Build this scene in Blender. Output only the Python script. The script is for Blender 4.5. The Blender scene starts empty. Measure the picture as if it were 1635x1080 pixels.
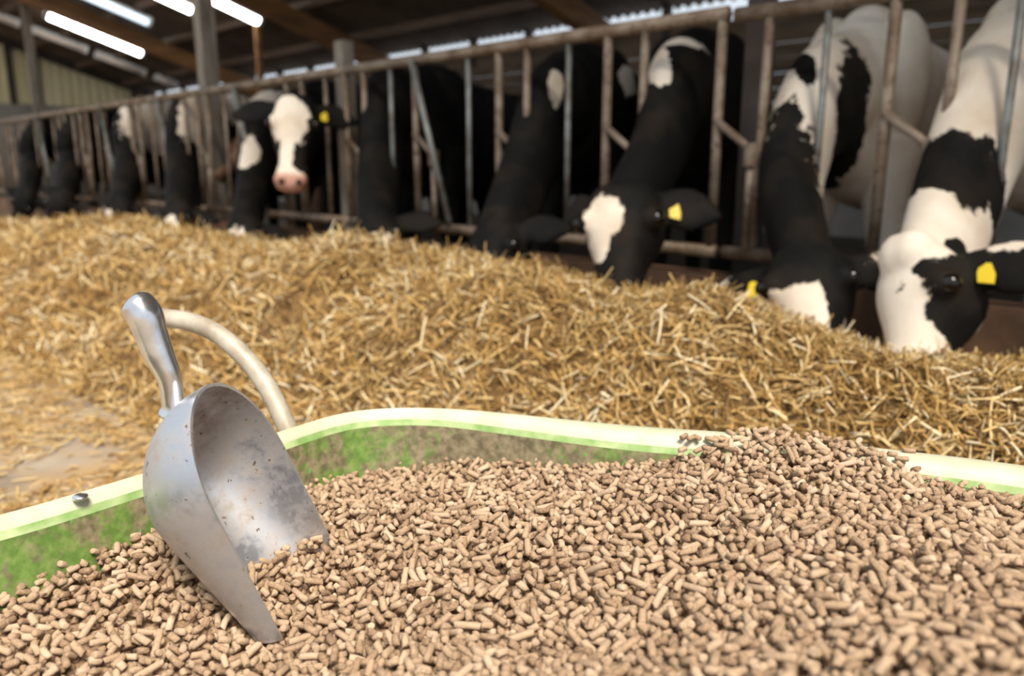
import bpy, bmesh, math, random
import numpy as np
from mathutils import Vector, Matrix
random.seed(7); rng = np.random.default_rng(7)
scn = bpy.context.scene
COL = scn.collection
# ------------------------------------------------------------------ camera
F = 1250.0; PITCH = math.atan(275/F); YAW = math.radians(44.7)
CP = np.array([0, -2.85, .90])
FW = np.array([-math.sin(YAW)*math.cos(PITCH), math.cos(YAW)*math.cos(PITCH), -math.sin(PITCH)])
RT = np.array([math.cos(YAW), math.sin(YAW), 0]); UP = np.cross(RT, FW)
cam = bpy.data.cameras.new('camera'); camo = bpy.data.objects.new('camera', cam); COL.objects.link(camo)
camo.location = CP; camo.rotation_euler = (math.pi/2-PITCH, 0, YAW)
cam.sensor_width = 36; cam.lens = 36*F/1635; cam.clip_start = .02; cam.clip_end = 200
cam.dof.use_dof = True; cam.dof.focus_distance = .84; cam.dof.aperture_fstop = 3.6
scn.camera = camo
# ------------------------------------------------------------------ light
world = bpy.data.worlds.new('world'); scn.world = world; world.use_nodes = True
wn = world.node_tree.nodes; bgn = wn['Background']
bgn.inputs[0].default_value = (.82, .91, 1.0, 1); bgn.inputs[1].default_value = .72
sun = bpy.data.lights.new('sun', 'SUN'); sun.energy = 5.2; sun.angle = math.radians(22); sun.color = (1, .91, .78)
suno = bpy.data.objects.new('sun', sun); COL.objects.link(suno)
suno.rotation_euler = Vector((-.62, .34, -1.0)).to_track_quat('-Z', 'Y').to_euler()
scn.view_settings.view_transform = 'Standard'; scn.view_settings.look = 'None'
scn.view_settings.gamma = 1; scn.view_settings.use_curve_mapping = False
scn.view_settings.exposure = .40

# ------------------------------------------------------------------ helpers
def ray(px, py): return FW+RT*(px-817.5)/F+UP*(540-py)/F
def at_y(px, py, y): r = ray(px, py); return CP+r*((y-CP[1])/r[1])
def at_z(px, py, z): r = ray(px, py); return CP+r*((z-CP[2])/r[2])
def at_d(px, py, d): return CP+ray(px, py)*d
def proj(p):
    q = np.asarray(p)-CP; d = q@FW
    return 817.5+F*(q@RT)/d, 540-F*(q@UP)/d, d
def tag(o, label=None, cat=None, group=None, kind=None):
    if label: o['label'] = label
    if cat: o['category'] = cat
    if group: o['group'] = group
    if kind: o['kind'] = kind
    return o
def empty(name, loc):
    o = bpy.data.objects.new(name, None); COL.objects.link(o); o.location = loc; o.empty_display_size = .1
    return o
def link(name, me, mat, parent=None, origin=None):
    """origin: world point the mesh is re-centred on (mesh holds world coordinates)"""
    if mat is not None:
        me.materials.clear(); me.materials.append(mat)
    o = bpy.data.objects.new(name, me); COL.objects.link(o)
    base = Vector((0, 0, 0))
    if origin is not None:
        me.transform(Matrix.Translation(-Vector(origin))); o.location = origin
    if parent is not None:
        o.parent = parent; o.matrix_parent_inverse = Matrix.Identity(4)
        wp = Vector((0, 0, 0)); q = parent
        while q is not None: wp += Vector(q.location); q = q.parent
        if origin is None:
            me.transform(Matrix.Translation(-wp))
        else:
            o.location = Vector(origin)-wp
    return o
class MB:
    def __init__(s): s.v = []; s.f = []
    def add(s, vs, fs):
        b = len(s.v); s.v += [tuple(map(float, q)) for q in vs]; s.f += [tuple(b+i for i in f) for f in fs]
        return s
    def box(s, a, b):
        x0, y0, z0 = a; x1, y1, z1 = b
        return s.add([(x0,y0,z0),(x1,y0,z0),(x1,y1,z0),(x0,y1,z0),(x0,y0,z1),(x1,y0,z1),(x1,y1,z1),(x0,y1,z1)],
              [(0,3,2,1),(4,5,6,7),(0,1,5,4),(1,2,6,5),(2,3,7,6),(3,0,4,7)])
    def beam(s, p0, p1, w, h, upv=(0, 0, 1)):
        p0 = np.array(p0, float); p1 = np.array(p1, float); d = p1-p0; d /= np.linalg.norm(d)
        sd = np.cross(d, upv); sd /= np.linalg.norm(sd); u = np.cross(sd, d)
        c = [sd*w/2*a+u*h/2*b for a, b in ((-1,-1),(1,-1),(1,1),(-1,1))]
        return s.add([p0+q for q in c]+[p1+q for q in c], [(0,1,2,3)[::-1],(4,5,6,7),(0,1,5,4),(1,2,6,5),(2,3,7,6),(3,0,4,7)])
    def tube(s, pts, r, n=10, cap=True):
        pts = [np.array(p, float) for p in pts]; k = len(pts)
        rs = r if hasattr(r, '__len__') else [r]*k
        t0 = pts[1]-pts[0]; ref = np.array([0, 0, 1.]) if abs(t0[2]) < .8*np.linalg.norm(t0) else np.array([1., 0, 0])
        vs = []; fs = []
        for i in range(k):
            t = pts[min(i+1, k-1)]-pts[max(i-1, 0)]; t /= np.linalg.norm(t)
            a = np.cross(t, ref); a /= np.linalg.norm(a); b = np.cross(a, t)
            vs += [pts[i]+rs[i]*(a*math.cos(2*math.pi*j/n)+b*math.sin(2*math.pi*j/n)) for j in range(n)]
        for i in range(k-1):
            fs += [(i*n+j, (i+1)*n+j, (i+1)*n+(j+1) % n, i*n+(j+1) % n) for j in range(n)]
        if cap: fs += [tuple(range(n)), tuple(range((k-1)*n, k*n))[::-1]]
        return s.add(vs, fs)
    def mesh(s, name, smooth=False):
        me = bpy.data.meshes.new(name); me.from_pydata(s.v, [], s.f)
        bm = bmesh.new(); bm.from_mesh(me); bmesh.ops.recalc_face_normals(bm, faces=bm.faces); bm.to_mesh(me); bm.free()
        if smooth: me.polygons.foreach_set('use_smooth', [True]*len(me.polygons))
        me.update(); return me
    def build(s, name, mat, parent=None, origin=None, smooth=False):
        return link(name, s.mesh(name, smooth), mat, parent, origin)
def autosmooth(o, ang=40):
    me = o.data; me.polygons.foreach_set('use_smooth', [True]*len(me.polygons))
    bm = bmesh.new(); bm.from_mesh(me)
    for e in bm.edges:
        if len(e.link_faces) == 2 and e.calc_face_angle(0) > math.radians(ang): e.smooth = False
    bm.to_mesh(me); bm.free()
def quad_mesh(name, V, Q, attr=None, smooth=True):
    me = bpy.data.meshes.new(name); nv, nq = len(V), len(Q)
    me.vertices.add(nv); me.vertices.foreach_set('co', np.ascontiguousarray(V, np.float32).ravel())
    me.loops.add(nq*4); me.loops.foreach_set('vertex_index', np.ascontiguousarray(Q, np.int32).ravel())
    me.polygons.add(nq); me.polygons.foreach_set('loop_start', np.arange(0, nq*4, 4, dtype=np.int32))
    me.update(calc_edges=True)
    if smooth: me.polygons.foreach_set('use_smooth', np.ones(nq, bool))
    for k, a in (attr or {}).items():
        me.attributes.new(k, 'FLOAT', 'POINT').data.foreach_set('value', np.ascontiguousarray(a, np.float32))
    me.update(); return me
_lat = rng.random((256, 256))
def vnoise(x, y):
    xi = np.floor(x).astype(int); yi = np.floor(y).astype(int); fx = x-xi; fy = y-yi
    fx = fx*fx*(3-2*fx); fy = fy*fy*(3-2*fy); g = lambda a, b: _lat[a % 256, b % 256]
    return (g(xi, yi)*(1-fx)+g(xi+1, yi)*fx)*(1-fy)+(g(xi, yi+1)*(1-fx)+g(xi+1, yi+1)*fx)*fy-.5
def fbm(x, y, o=3): return sum(vnoise(x*2**k+17*k, y*2**k+5*k)/2**k for k in range(o))
def catmull(P, n):
    P = np.array(P, float); k = len(P); Q = np.vstack([2*P[0]-P[1], P, 2*P[-1]-P[-2]]); out = []
    for t in np.linspace(0, k-1, n):
        i = min(int(t), k-2); u = t-i; a, b, c, d = Q[i:i+4]
        out.append(.5*((2*b)+(-a+c)*u+(2*a-5*b+4*c-d)*u*u+(-a+3*b-3*c+d)*u**3))
    return np.array(out)

# ------------------------------------------------------------------ materials
class NT:
    def __init__(s, name):
        s.m = bpy.data.materials.new(name); s.m.use_nodes = True; s.t = s.m.node_tree
        s.b = s.t.nodes['Principled BSDF']; s._co = None
    def n(s, typ, **kw):
        nd = s.t.nodes.new(typ)
        for k, v in kw.items(): setattr(nd, k, v)
        return nd
    def l(s, a, b): s.t.links.new(a, b)
    @property
    def co(s):
        if s._co is None: s._co = s.n('ShaderNodeTexCoord').outputs['Object']
        return s._co
    def noise(s, scale, detail=4, rough=.55, stretch=None, dist=0):
        nd = s.n('ShaderNodeTexNoise'); nd.inputs['Scale'].default_value = scale; nd.inputs['Detail'].default_value = detail
        nd.inputs['Roughness'].default_value = rough; nd.inputs['Distortion'].default_value = dist
        src = s.co
        if stretch:
            mp = s.n('ShaderNodeMapping'); mp.inputs['Scale'].default_value = stretch; s.l(src, mp.inputs['Vector']); src = mp.outputs[0]
        s.l(src, nd.inputs['Vector']); return nd.outputs['Fac']
    def attr(s, name): a = s.n('ShaderNodeAttribute'); a.attribute_name = name; return a.outputs['Fac']
    def ramp(s, fac, stops):
        r = s.n('ShaderNodeValToRGB'); e = r.color_ramp.elements
        while len(e) < len(stops): e.new(.5)
        for el, (p, c) in zip(e, stops):
            el.position = p; el.color = (*c, 1) if hasattr(c, '__len__') else (c, c, c, 1)
        s.l(fac, r.inputs[0]); return r.outputs[0]
    def mix(s, fac, a, b, mode='MIX'):
        m = s.n('ShaderNodeMix', data_type='RGBA', blend_type=mode)
        for sock, v in ((m.inputs[0], fac), (m.inputs[6], a), (m.inputs[7], b)):
            if hasattr(v, 'default_value') or hasattr(v, 'links'): s.l(v, sock)
            elif hasattr(v, '__len__'): sock.default_value = (*v, 1)
            else: sock.default_value = v
        return m.outputs[2]
    def math(s, op, a, b=0.):
        m = s.n('ShaderNodeMath', operation=op)
        for sock, v in ((m.inputs[0], a), (m.inputs[1], b)):
            if hasattr(v, 'links'): s.l(v, sock)
            else: sock.default_value = v
        return m.outputs[0]
    def col(s, c): s.l(c, s.b.inputs['Base Color']) if hasattr(c, 'links') else setattr(s.b.inputs['Base Color'], 'default_value', (*c, 1)); return s
    def rough(s, r): s.l(r, s.b.inputs['Roughness']) if hasattr(r, 'links') else setattr(s.b.inputs['Roughness'], 'default_value', r); return s
    def metal(s, r): s.l(r, s.b.inputs['Metallic']) if hasattr(r, 'links') else setattr(s.b.inputs['Metallic'], 'default_value', r); return s
    def bump(s, h, strength=.3, dist=.01):
        b = s.n('ShaderNodeBump'); b.inputs['Strength'].default_value = strength; b.inputs['Distance'].default_value = dist
        s.l(h, b.inputs['Height']); s.l(b.outputs[0], s.b.inputs['Normal']); return s
def simple(name, c1, c2, scale, rough=.7, metal=0., stretch=None, bump=.2, lo=.35, hi=.65, bd=.005):
    n = NT(name); f = n.noise(scale, 5, stretch=stretch)
    n.col(n.ramp(f, [(lo, c1), (hi, c2)])).rough(rough).metal(metal)
    if bump: n.bump(f, bump, bd)
    return n.m
M = {}
n = NT('floor_concrete'); f1 = n.noise(3.5, 5); f2 = n.noise(2.2, 6, .65)
c = n.mix(n.ramp(f2, [(.42, 0.), (.58, .8)]), n.ramp(f1, [(.35, (.19, .155, .12)), (.65, (.34, .29, .235))]), (.36, .235, .11))
n.col(c).rough(.85).bump(f1, .2, .004); M['concrete'] = n.m
M['dung'] = simple('stall_floor', (.045, .035, .025), (.11, .085, .06), 4, .8)
M['wood'] = simple('rafter_wood', (.16, .070, .022), (.30, .14, .045), 2.2, .7, stretch=(4, .6, 4))
M['purlin'] = simple('purlin_wood', (.075, .045, .028), (.14, .085, .05), 3, .8, stretch=(.5, 4, 4))
M['roof'] = simple('roof_sheet', (.075, .048, .030), (.13, .088, .060), 1.6, .75)
M['board'] = simple('wall_board', (.075, .045, .024), (.16, .10, .055), 2.2, .8, stretch=(.6, 1, 5))
M['kerb'] = simple('kerb_paint', (.10, .055, .03), (.24, .13, .075), 4, .85, bd=.006)
M['clad'] = simple('cladding', (.66, .56, .30), (.80, .71, .44), .9, .6, stretch=(1, 4, .4), bump=.05)
M['trim'] = simple('dark_trim', (.035, .028, .022), (.07, .05, .04), 3, .8)
M['gbase'] = simple('gable_concrete', (.22, .20, .17), (.36, .33, .29), 1.8, .9)
n = NT('fence_steel')   # dirty galvanised steel with brown crust
f1 = n.noise(9, 5); f2 = n.noise(38, 4)
c = n.mix(n.ramp(f1, [(.38, 0.), (.62, 1.)]), (.17, .112, .070), (.32, .25, .185))
c = n.mix(n.ramp(f2, [(.55, 0.), (.72, 1.)]), c, (.10, .055, .03))
n.col(c).rough(.55).metal(.25).bump(f2, .25, .003); M['steel'] = n.m
n = NT('galvanised_bar'); f1 = n.noise(12, 4)
n.col(n.ramp(f1, [(.35, (.14, .12, .095)), (.6, (.27, .28, .265))])).rough(.45).metal(.4); M['galv'] = n.m
n = NT('old_post'); f1 = n.noise(5, 5, stretch=(5, 5, .7))
n.col(n.ramp(f1, [(.3, (.14, .105, .075)), (.7, (.36, .31, .25))])).rough(.8).bump(f1, .3, .004); M['post'] = n.m
n = NT('coat'); v = n.math('ADD', n.attr('coat'), n.math('MULTIPLY', n.math('SUBTRACT', n.noise(30, 5, .7), .5), .75)); v = n.math('ADD', v, n.math('MULTIPLY', n.math('SUBTRACT', n.noise(8, 2), .5), 1.1))
hair = n.noise(150, 3, .6, stretch=(1, 1, .25)); dirt = n.noise(5, 3)
white = n.mix(n.ramp(dirt, [(.4, 0.), (.75, .75)]), (.86, .76, .64), (.62, .47, .32))
black = n.mix(n.ramp(dirt, [(.45, 0.), (.75, 1.)]), (.006, .0055, .005), (.022, .016, .011))
c = n.mix(n.ramp(v, [(.46, 0.), (.54, 1.)]), black, white)
pk = n.mix(n.ramp(n.noise(20, 3), [(.42, 0.), (.6, 1.)]), (.62, .30, .22), (.42, .17, .12))
c = n.mix(n.attr('pink'), c, pk)
n.col(c).rough(.7).bump(hair, .35, .005); n.b.inputs['Specular IOR Level'].default_value = .14; M['coat'] = n.m
n = NT('red_coat'); f1 = n.noise(6, 4)
n.col(n.ramp(f1, [(.3, (.16, .07, .035)), (.7, (.34, .19, .11))])).rough(.6); M['redcoat'] = n.m
n = NT('eye'); n.col((.006, .004, .003)).rough(.12); M['eye'] = n.m
n = NT('tag_yellow'); n.col((.85, .60, .02)).rough(.45); M['tag'] = n.m
n = NT('straw'); t = n.attr('tone'); g = n.noise(60, 3)
c = n.ramp(t, [(0, (.13, .070, .022)), (.25, (.37, .205, .058)), (.55, (.62, .395, .135)), (.8, (.80, .60, .29)), (1, (.92, .81, .57))])
c = n.mix(n.ramp(g, [(.5, 0.), (.8, .5)]), c, (.30, .16, .05)); n.col(c).rough(.5); n.b.inputs['Specular IOR Level'].default_value = .35
M['straw'] = n.m
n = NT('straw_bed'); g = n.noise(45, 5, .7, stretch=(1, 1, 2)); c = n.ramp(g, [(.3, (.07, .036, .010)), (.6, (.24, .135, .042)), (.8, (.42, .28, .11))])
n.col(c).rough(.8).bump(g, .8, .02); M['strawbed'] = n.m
n = NT('pellet'); t = n.attr('tone'); g = n.noise(420, 4, .65); g2 = n.noise(1500, 2)
c = n.ramp(t, [(0, (.27, .168, .105)), (.5, (.46, .318, .210)), (1, (.65, .485, .345))])
c = n.mix(n.ramp(g, [(.45, 0.), (.75, .8)]), c, (.62, .44, .26)); c = n.mix(n.ramp(g, [(.25, .75), (.42, 0.)]), c, (.20, .10, .05))
n.col(c).rough(.75).bump(n.math('ADD', g, g2), .8, .0016); n.b.inputs['Specular IOR Level'].default_value = .3; M['pellet'] = n.m
n = NT('green_tray'); a = n.noise(5.5, 6, .62); b = n.noise(38, 6, .65, dist=.8); d = n.noise(95, 4)
green = n.mix(n.ramp(d, [(.4, 0.), (.7, 1.)]), (.085, .165, .024), (.165, .26, .055))
dirt = n.mix(n.ramp(d, [(.35, 0.), (.65, 1.)]), (.105, .072, .045), (.25, .19, .125))
msk = n.math('ADD', n.math('MULTIPLY', a, 1.0), n.math('MULTIPLY', b, .55))
c = n.mix(n.ramp(msk, [(.70, 0.), (.80, .9)]), green, dirt)
c = n.mix(n.ramp(b, [(.66, 0.), (.69, 1.)]), c, (.060, .36, .045))
n.col(c).rough(.6).bump(d, .25, .002); M['tray'] = n.m
n = NT('worn_rim'); a = n.noise(18, 6, .6); b = n.noise(120, 4)
c = n.mix(n.ramp(a, [(.42, 0.), (.72, 1.)]), (.56, .54, .41), (.43, .48, .30)); c = n.mix(n.ramp(b, [(.64, 0.), (.74, .55)]), c, (.34, .25, .15))
n.col(c).rough(.62).bump(b, .15, .001); M['rim'] = n.m
n = NT('green_lip'); a = n.noise(30, 5); n.col(n.ramp(a, [(.35, (.20, .34, .10)), (.65, (.44, .52, .27))])).rough(.6); M['lip'] = n.m
n = NT('cart_handle'); a = n.noise(22, 5); n.col(n.ramp(a, [(.35, (.29, .24, .18)), (.62, (.48, .43, .35))])).rough(.5).metal(.1).bump(a, .1, .001); M['handle'] = n.m
n = NT('scoop_metal'); a = n.noise(16, 6, .65); b = n.noise(95, 5, .6); d = n.noise(9, 3)
dm = n.math('ADD', n.math('MULTIPLY', a, .8), n.math('MULTIPLY', b, .35)); dm = n.ramp(dm, [(.50, .06), (.72, .8)])
c = n.mix(dm, (.58, .60, .65), (.27, .205, .145)); spk = n.ramp(b, [(.645, 0.), (.69, .9)]); c = n.mix(spk, c, (.085, .055, .035))
mt = n.math('SUBTRACT', .95, n.math('MULTIPLY', dm, .7)); n.col(c).metal(mt)
n.rough(n.math('ADD', .36, n.math('MULTIPLY', dm, .34))); n.bump(b, .08, .001); M['scoop'] = n.m
n = NT('polished_grip'); a = n.noise(40, 4); n.col(n.ramp(a, [(.4, (.80, .81, .84)), (.7, (.62, .62, .64))])).metal(.95).rough(.24); M['grip'] = n.m
n = NT('lamp_on'); n.col((.9, .9, .9)); n.b.inputs['Emission Color'].default_value = (1, .98, .93, 1); n.b.inputs['Emission Strength'].default_value = 14; M['lamp'] = n.m
n = NT('lamp_cool'); n.col((.9, .9, .9)); n.b.inputs['Emission Color'].default_value = (.72, .88, 1, 1); n.b.inputs['Emission Strength'].default_value = 1.3; M['lampcool'] = n.m
n = NT('lamp_off'); n.col((.80, .68, .58)).rough(.4); M['lampoff'] = n.m
n = NT('lamp_cap'); n.col((.75, .76, .76)).rough(.4); n.b.inputs['Emission Color'].default_value = (.9, .95, 1, 1); n.b.inputs['Emission Strength'].default_value = .0; M['cap'] = n.m
n = NT('white_panel'); n.col((.62, .63, .62)).rough(.5); M['panel'] = n.m

# ------------------------------------------------------------------ structure
fl = MB().box((-27, -9, -.1), (9, .12, 0)).build('floor', M['concrete']); tag(fl, 'grey brown concrete feed alley floor', 'floor', kind='structure')
sf = MB().box((-27, .12, -.1), (9, 8, 0)).build('floor_stall', M['dung']); tag(sf, 'dark stall floor behind the feed fence', 'floor', kind='structure')
kw = MB().box((-26, .0, 0), (4, .14, .46)).build('wall_front', M['kerb']); tag(kw, 'low reddish brown kerb wall under the feed fence', 'wall', kind='structure')
SL = .3127; EY = 7.45; EZ = 3.20; RF = -2.4     # roof slope, eave position and height, unseen front edge set to shade fence and cows
def rz(y): return EZ+SL*(EY-y)
xs = np.arange(-27, 9, .03); ys = np.array([EY+.12, EY, 6, 4, 2, 0, RF])
X, Y = np.meshgrid(xs, ys); Z = rz(Y)+.032*np.sin(X*2*np.pi/.18)
nx = len(xs); V = np.stack([X, Y, Z], -1).reshape(-1, 3); V2 = V+np.array([0, 0, .02]); k = len(V)
Q = [(r*nx+c, r*nx+c+1, (r+1)*nx+c+1, (r+1)*nx+c) for r in range(len(ys)-1) for c in range(nx-1)]
Q = np.array(Q); Q = np.vstack([Q, Q[:, ::-1]+k])
ceil = link('ceiling', quad_mesh('ceiling', np.vstack([V, V2]), Q), M['roof']); tag(ceil, 'dark corrugated barn roof seen from below', 'roof', kind='structure')
for x in (-19.5, -13.65, -8.05, -2.4, 3.2):
    MB().beam((x, EY+.1, rz(EY+.1)-.36), (x, RF, rz(RF)-.36), .20, .34).build('rafter', M['wood'], ceil)
for y in (-2.2, -.95, .3, 1.55, 2.8, 4.05, 5.3, 6.55):
    MB().beam((-26.5, y, rz(y)-.12), (8.5, y, rz(y)-.12), .08, .14).build('purlin', M['purlin'], ceil)
wb = MB().box((-26.2, EY, 0), (8.5, EY+.1, .6)).build('wall_back', M['gbase']); tag(wb, 'brown boarded rear wall below the bright eave gap', 'wall', kind='structure')
for i in range(12):
    z0 = .6+i*.19
    MB().box((-26.2, EY+.01*(i % 2), z0), (8.5, EY+.06+.01*(i % 2), z0+.18)).build('board', M['board'], wb)
for x in np.arange(-25.2, 8, 1.4): MB().box((x-.05, EY-.05, 2.7), (x+.05, EY+.08, EZ-.02)).build('eave_strut', M['trim'], wb)
GX = -26.2
gw = MB().box((GX-.2, -1.5, 0), (GX+.05, EY+.1, 2.62)).build('wall_left', M['gbase']); tag(gw, 'far gable wall with cream ribbed cladding on a concrete base', 'wall', kind='structure')
def clad(y0, y1):
    yy = np.arange(y0, y1+.001, .05); V = []; Q = []
    for j, y in enumerate(yy):
        off = (.03 if (j % 5) in (0, 1) else 0)
        V += [(GX+.02+off, y, 2.60), (GX+.02+off, y, rz(y)-.1)]
    n_ = len(yy); Q = [(2*j, 2*j+1, 2*j+3, 2*j+2) for j in range(n_-1)]
    link('cladding_panel', quad_mesh('cladding_panel', np.array(V), np.array(Q), smooth=False), M['clad'], gw)
ed = [-1.5, 1.2, 3.62, 4.28, 6.9, EY+.05]
for a, b in zip(ed[:-1], ed[1:]):
    clad(a+.02, b-.02); MB().box((GX, b-.09, 2.6), (GX+.12, b+.07, rz(b)-.05)).build('cladding_joint', M['trim'], gw)
MB().beam((GX+.1, -1.5, rz(-1.5)-.13), (GX+.1, EY, rz(EY)-.13), .12, .24).build('verge_beam', M['trim'], gw)
# strip lamps hanging under the roof slope
def lamp(x, y0, y1, mat, label, r=.085, capmat='cap'):
    dz = .27; a = np.array([x, y0, rz(y0)-dz]); b = np.array([x, y1, rz(y1)-dz]); d = (b-a)/np.linalg.norm(b-a)
    t = tag(empty('strip_lamp', tuple(a)), label, 'lamp', 'strip lamps under the roof')
    up_ = np.array([0, SL, 1])/math.hypot(SL, 1)
    MB().beam(a+up_*.07, b+up_*.07, .16, .06).build('housing', M['panel'], t)
    MB().tube([a+d*.04, b-d*.04], r, 12).build('tube', M[mat], t, smooth=True)
    for q, s in ((a, 1), (b, -1)): MB().tube([q, q+d*.07*s], r*1.12, 12).build('end_cap', M[capmat], t)
    for q in (a+d*.3, b-d*.3): MB().tube([q+up_*.08, q+up_*.26], .012, 6).build('hanger', M['trim'], t)
lamp(-20.9, 3.15, 5.28, 'lamp', 'long glowing white strip lamp nearest the gable wall')
lamp(-18.05, 2.3, 4.38, 'lampcool', 'pale bluish strip lamp beside the brown rafter')
lamp(-16.0, 2.4, 4.42, 'lamp', 'bright strip lamp just left of the tall post at the top edge')
lamp(-14.85, 3.2, 5.22, 'lamp', 'bright strip lamp just right of the tall post')
for i, (a, b) in enumerate([(1.9, 3.14), (3.4, 4.62), (4.82, 6.05), (6.3, 6.9)]):
    lamp(-22.9, a, b, 'lampoff', ['unlit strip lamp at the left frame edge by the gable', 'second unlit strip lamp of the row along the gable wall', 'third unlit strip lamp of the row along the gable wall', 'lowest shortest unlit strip lamp of the row along the gable wall'][i], r=.075)
# posts
def post(x, y, z1, w, label, mat='post', z0=0, round_=False):
    mb = MB()
    t = tag(empty('barn_post', (x, y, z0)), label, 'post')
    if round_: mb.tube([(x, y, z0), (x, y, z1)], w/2, 14)
    else: mb.box((x-w/2, y-w/2, z0), (x+w/2, y+w/2, z1))
    mb.build('shaft', M[mat], t); MB().box((x-w*.8, y-w*.8, z0), (x+w*.8, y+w*.8, z0+.03)).build('base_plate', M['steel'], t)
q = at_y(328, 60, .22); post(q[0], .22, rz(.22)-.2, .125, 'tall grey timber post rising to the roof behind the fence')
post(-1.60, .16, rz(.16)-.2, .085, 'dark steel post behind the fence joint', 'trim')
q = at_y(550, 100, .20); post(q[0], .20, 1.69, .09, 'short timber fence post with its top above the rail')
q = at_y(48, 80, 2.72); post(q[0], 2.72, rz(2.72)-.3, .15, 'slim grey post in front of the gable wall at the far left')
q = at_y(413, 80, 5.15); post(q[0], 5.15, rz(5.15)-.3, .10, 'thin brown pole hanging below the strip lamp', 'wood')

# ------------------------------------------------------------------ feed fence
TZ, BZ = 1.47, .56
A = [-.45, -1.037, -1.677, -2.231, -2.911, -3.574, -4.255]
x = A[-1]
while x > -15: x -= .70; A.append(x)
def panel(x0, x1, units, label, dz=0., slanted=(), noB=(), slim='galv'):
    t = tag(empty('feed_fence', (x0, 0, BZ)), label, 'fence', 'feed fence panels')
    z1 = TZ+dz
    MB().tube([(x1, 0, z1), (x0, 0, z1)], .029, 12).build('top_rail', M['steel'], t, smooth=True)
    MB().tube([(x1, 0, BZ), (x0, 0, BZ)], .026, 12).build('bottom_rail', M['steel'], t, smooth=True)
    for i, a in units:
        MB().tube([(a, .0, BZ), (a, .0, z1)], .020, 10).build('fixed_bar', M['steel'], t, smooth=True)
        if i not in noB:
            MB().tube([(a-.225, 0, BZ), (a-.225, 0, z1)], .0135, 8).build('slim_bar', M[slim], t, smooth=True)
        cx = a+.16
        MB().tube([(a, -.015, 1.075), (cx-.035, -.015, .985), (cx, -.015, .95)], .016, 8).build('lock_arm', M['steel'], t, smooth=True)
        MB().tube([(cx, -.012, .985), (cx, -.012, .90)], .030, 12).build('collar', M['steel'], t)
        MB().tube([(cx, -.012, .92), (cx, -.012, BZ)], .017, 8).build('lower_bar', M['steel'], t, smooth=True)
        if i in slanted:
            MB().tube([(a+.02, -.04, z1-.01), (a+.315, -.04, BZ+.04)], .0165, 8).build('pivot_bar', M['galv'], t, smooth=True)
        else:
            MB().tube([(cx+.035, .0, z1), (cx+.03, .0, 1.0), (cx+.018, .0, .93), (cx+.024, 0, BZ)], .018, 8).build('pivot_bar', M['steel'], t, smooth=True)
    return t
U = list(enumerate(A))
panel(4.0, -1.62, [(100, 3.2), (101, 2.5), (102, 1.8), (103, 1.1), (104, .4)]+U[:2], 'nearest feed fence panel at the right, in front of the white and black cows', -.012)
panel(-1.655, -4.24, U[2:6], 'feed fence panel in the middle with one slanted open lock bar', 0, slanted=(5,), noB=(2,))
panel(-4.27, -6.30, U[6:9], 'feed fence panel around the cow with the white blaze and pink nose', 0, slanted=(8,), noB=(7,), slim='steel')
panel(-6.33, -15.5, U[9:], 'farthest feed fence panel at the left', 0, slanted=(10, 12, 15), slim='steel')

# ------------------------------------------------------------------ straw windrow
ct = np.array([(-16, .30), (-10, .31), (-8.5, .32), (-7.28, .42), (-6.16, .53), (-5.0, .56), (-4.38, .52), (-4.0, .48), (-3.53, .52), (-3.17, .59), (-2.77, .62), (-2.43, .61), (-2.14, .585), (-1.74, .565), (-1.25, .555), (-.96, .52), (-.79, .495), (-.64, .47), (-.36, .52), (.3, .52), (3, .5)])
def heap(x, y):
    zc = np.interp(x, ct[:, 0], ct[:, 1])-.035
    yc = -.98+.10*fbm(x*.9, x*0+3.3, 2)
    foot = np.interp(x, [-6, -2.4, -1.2, 0], [1.0, .95, .68, .62])
    u = np.clip((yc-y)/foot, 0, 1); near = np.cos(u*math.pi/2)**1.25
    v = np.clip((y-yc)/1.25, 0, 1); far = 1-.75*v**1.4
    z = zc*np.where(y < yc, near, far)
    w = np.clip(z/.15, 0, 1)
    z = z+w*(.075*fbm(x*2.6, y*2.6+9, 3)+.05*fbm(x*8, y*8, 2))
    return np.maximum(z, 0)
def hnorm(x, y, e=.02):
    nx_ = -(heap(x+e, y)-heap(x-e, y))/(2*e); ny_ = -(heap(x, y+e)-heap(x, y-e))/(2*e)
    N = np.stack([nx_, ny_, np.ones_like(nx_)], -1); return N/np.linalg.norm(N, axis=-1, keepdims=True)
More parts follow.
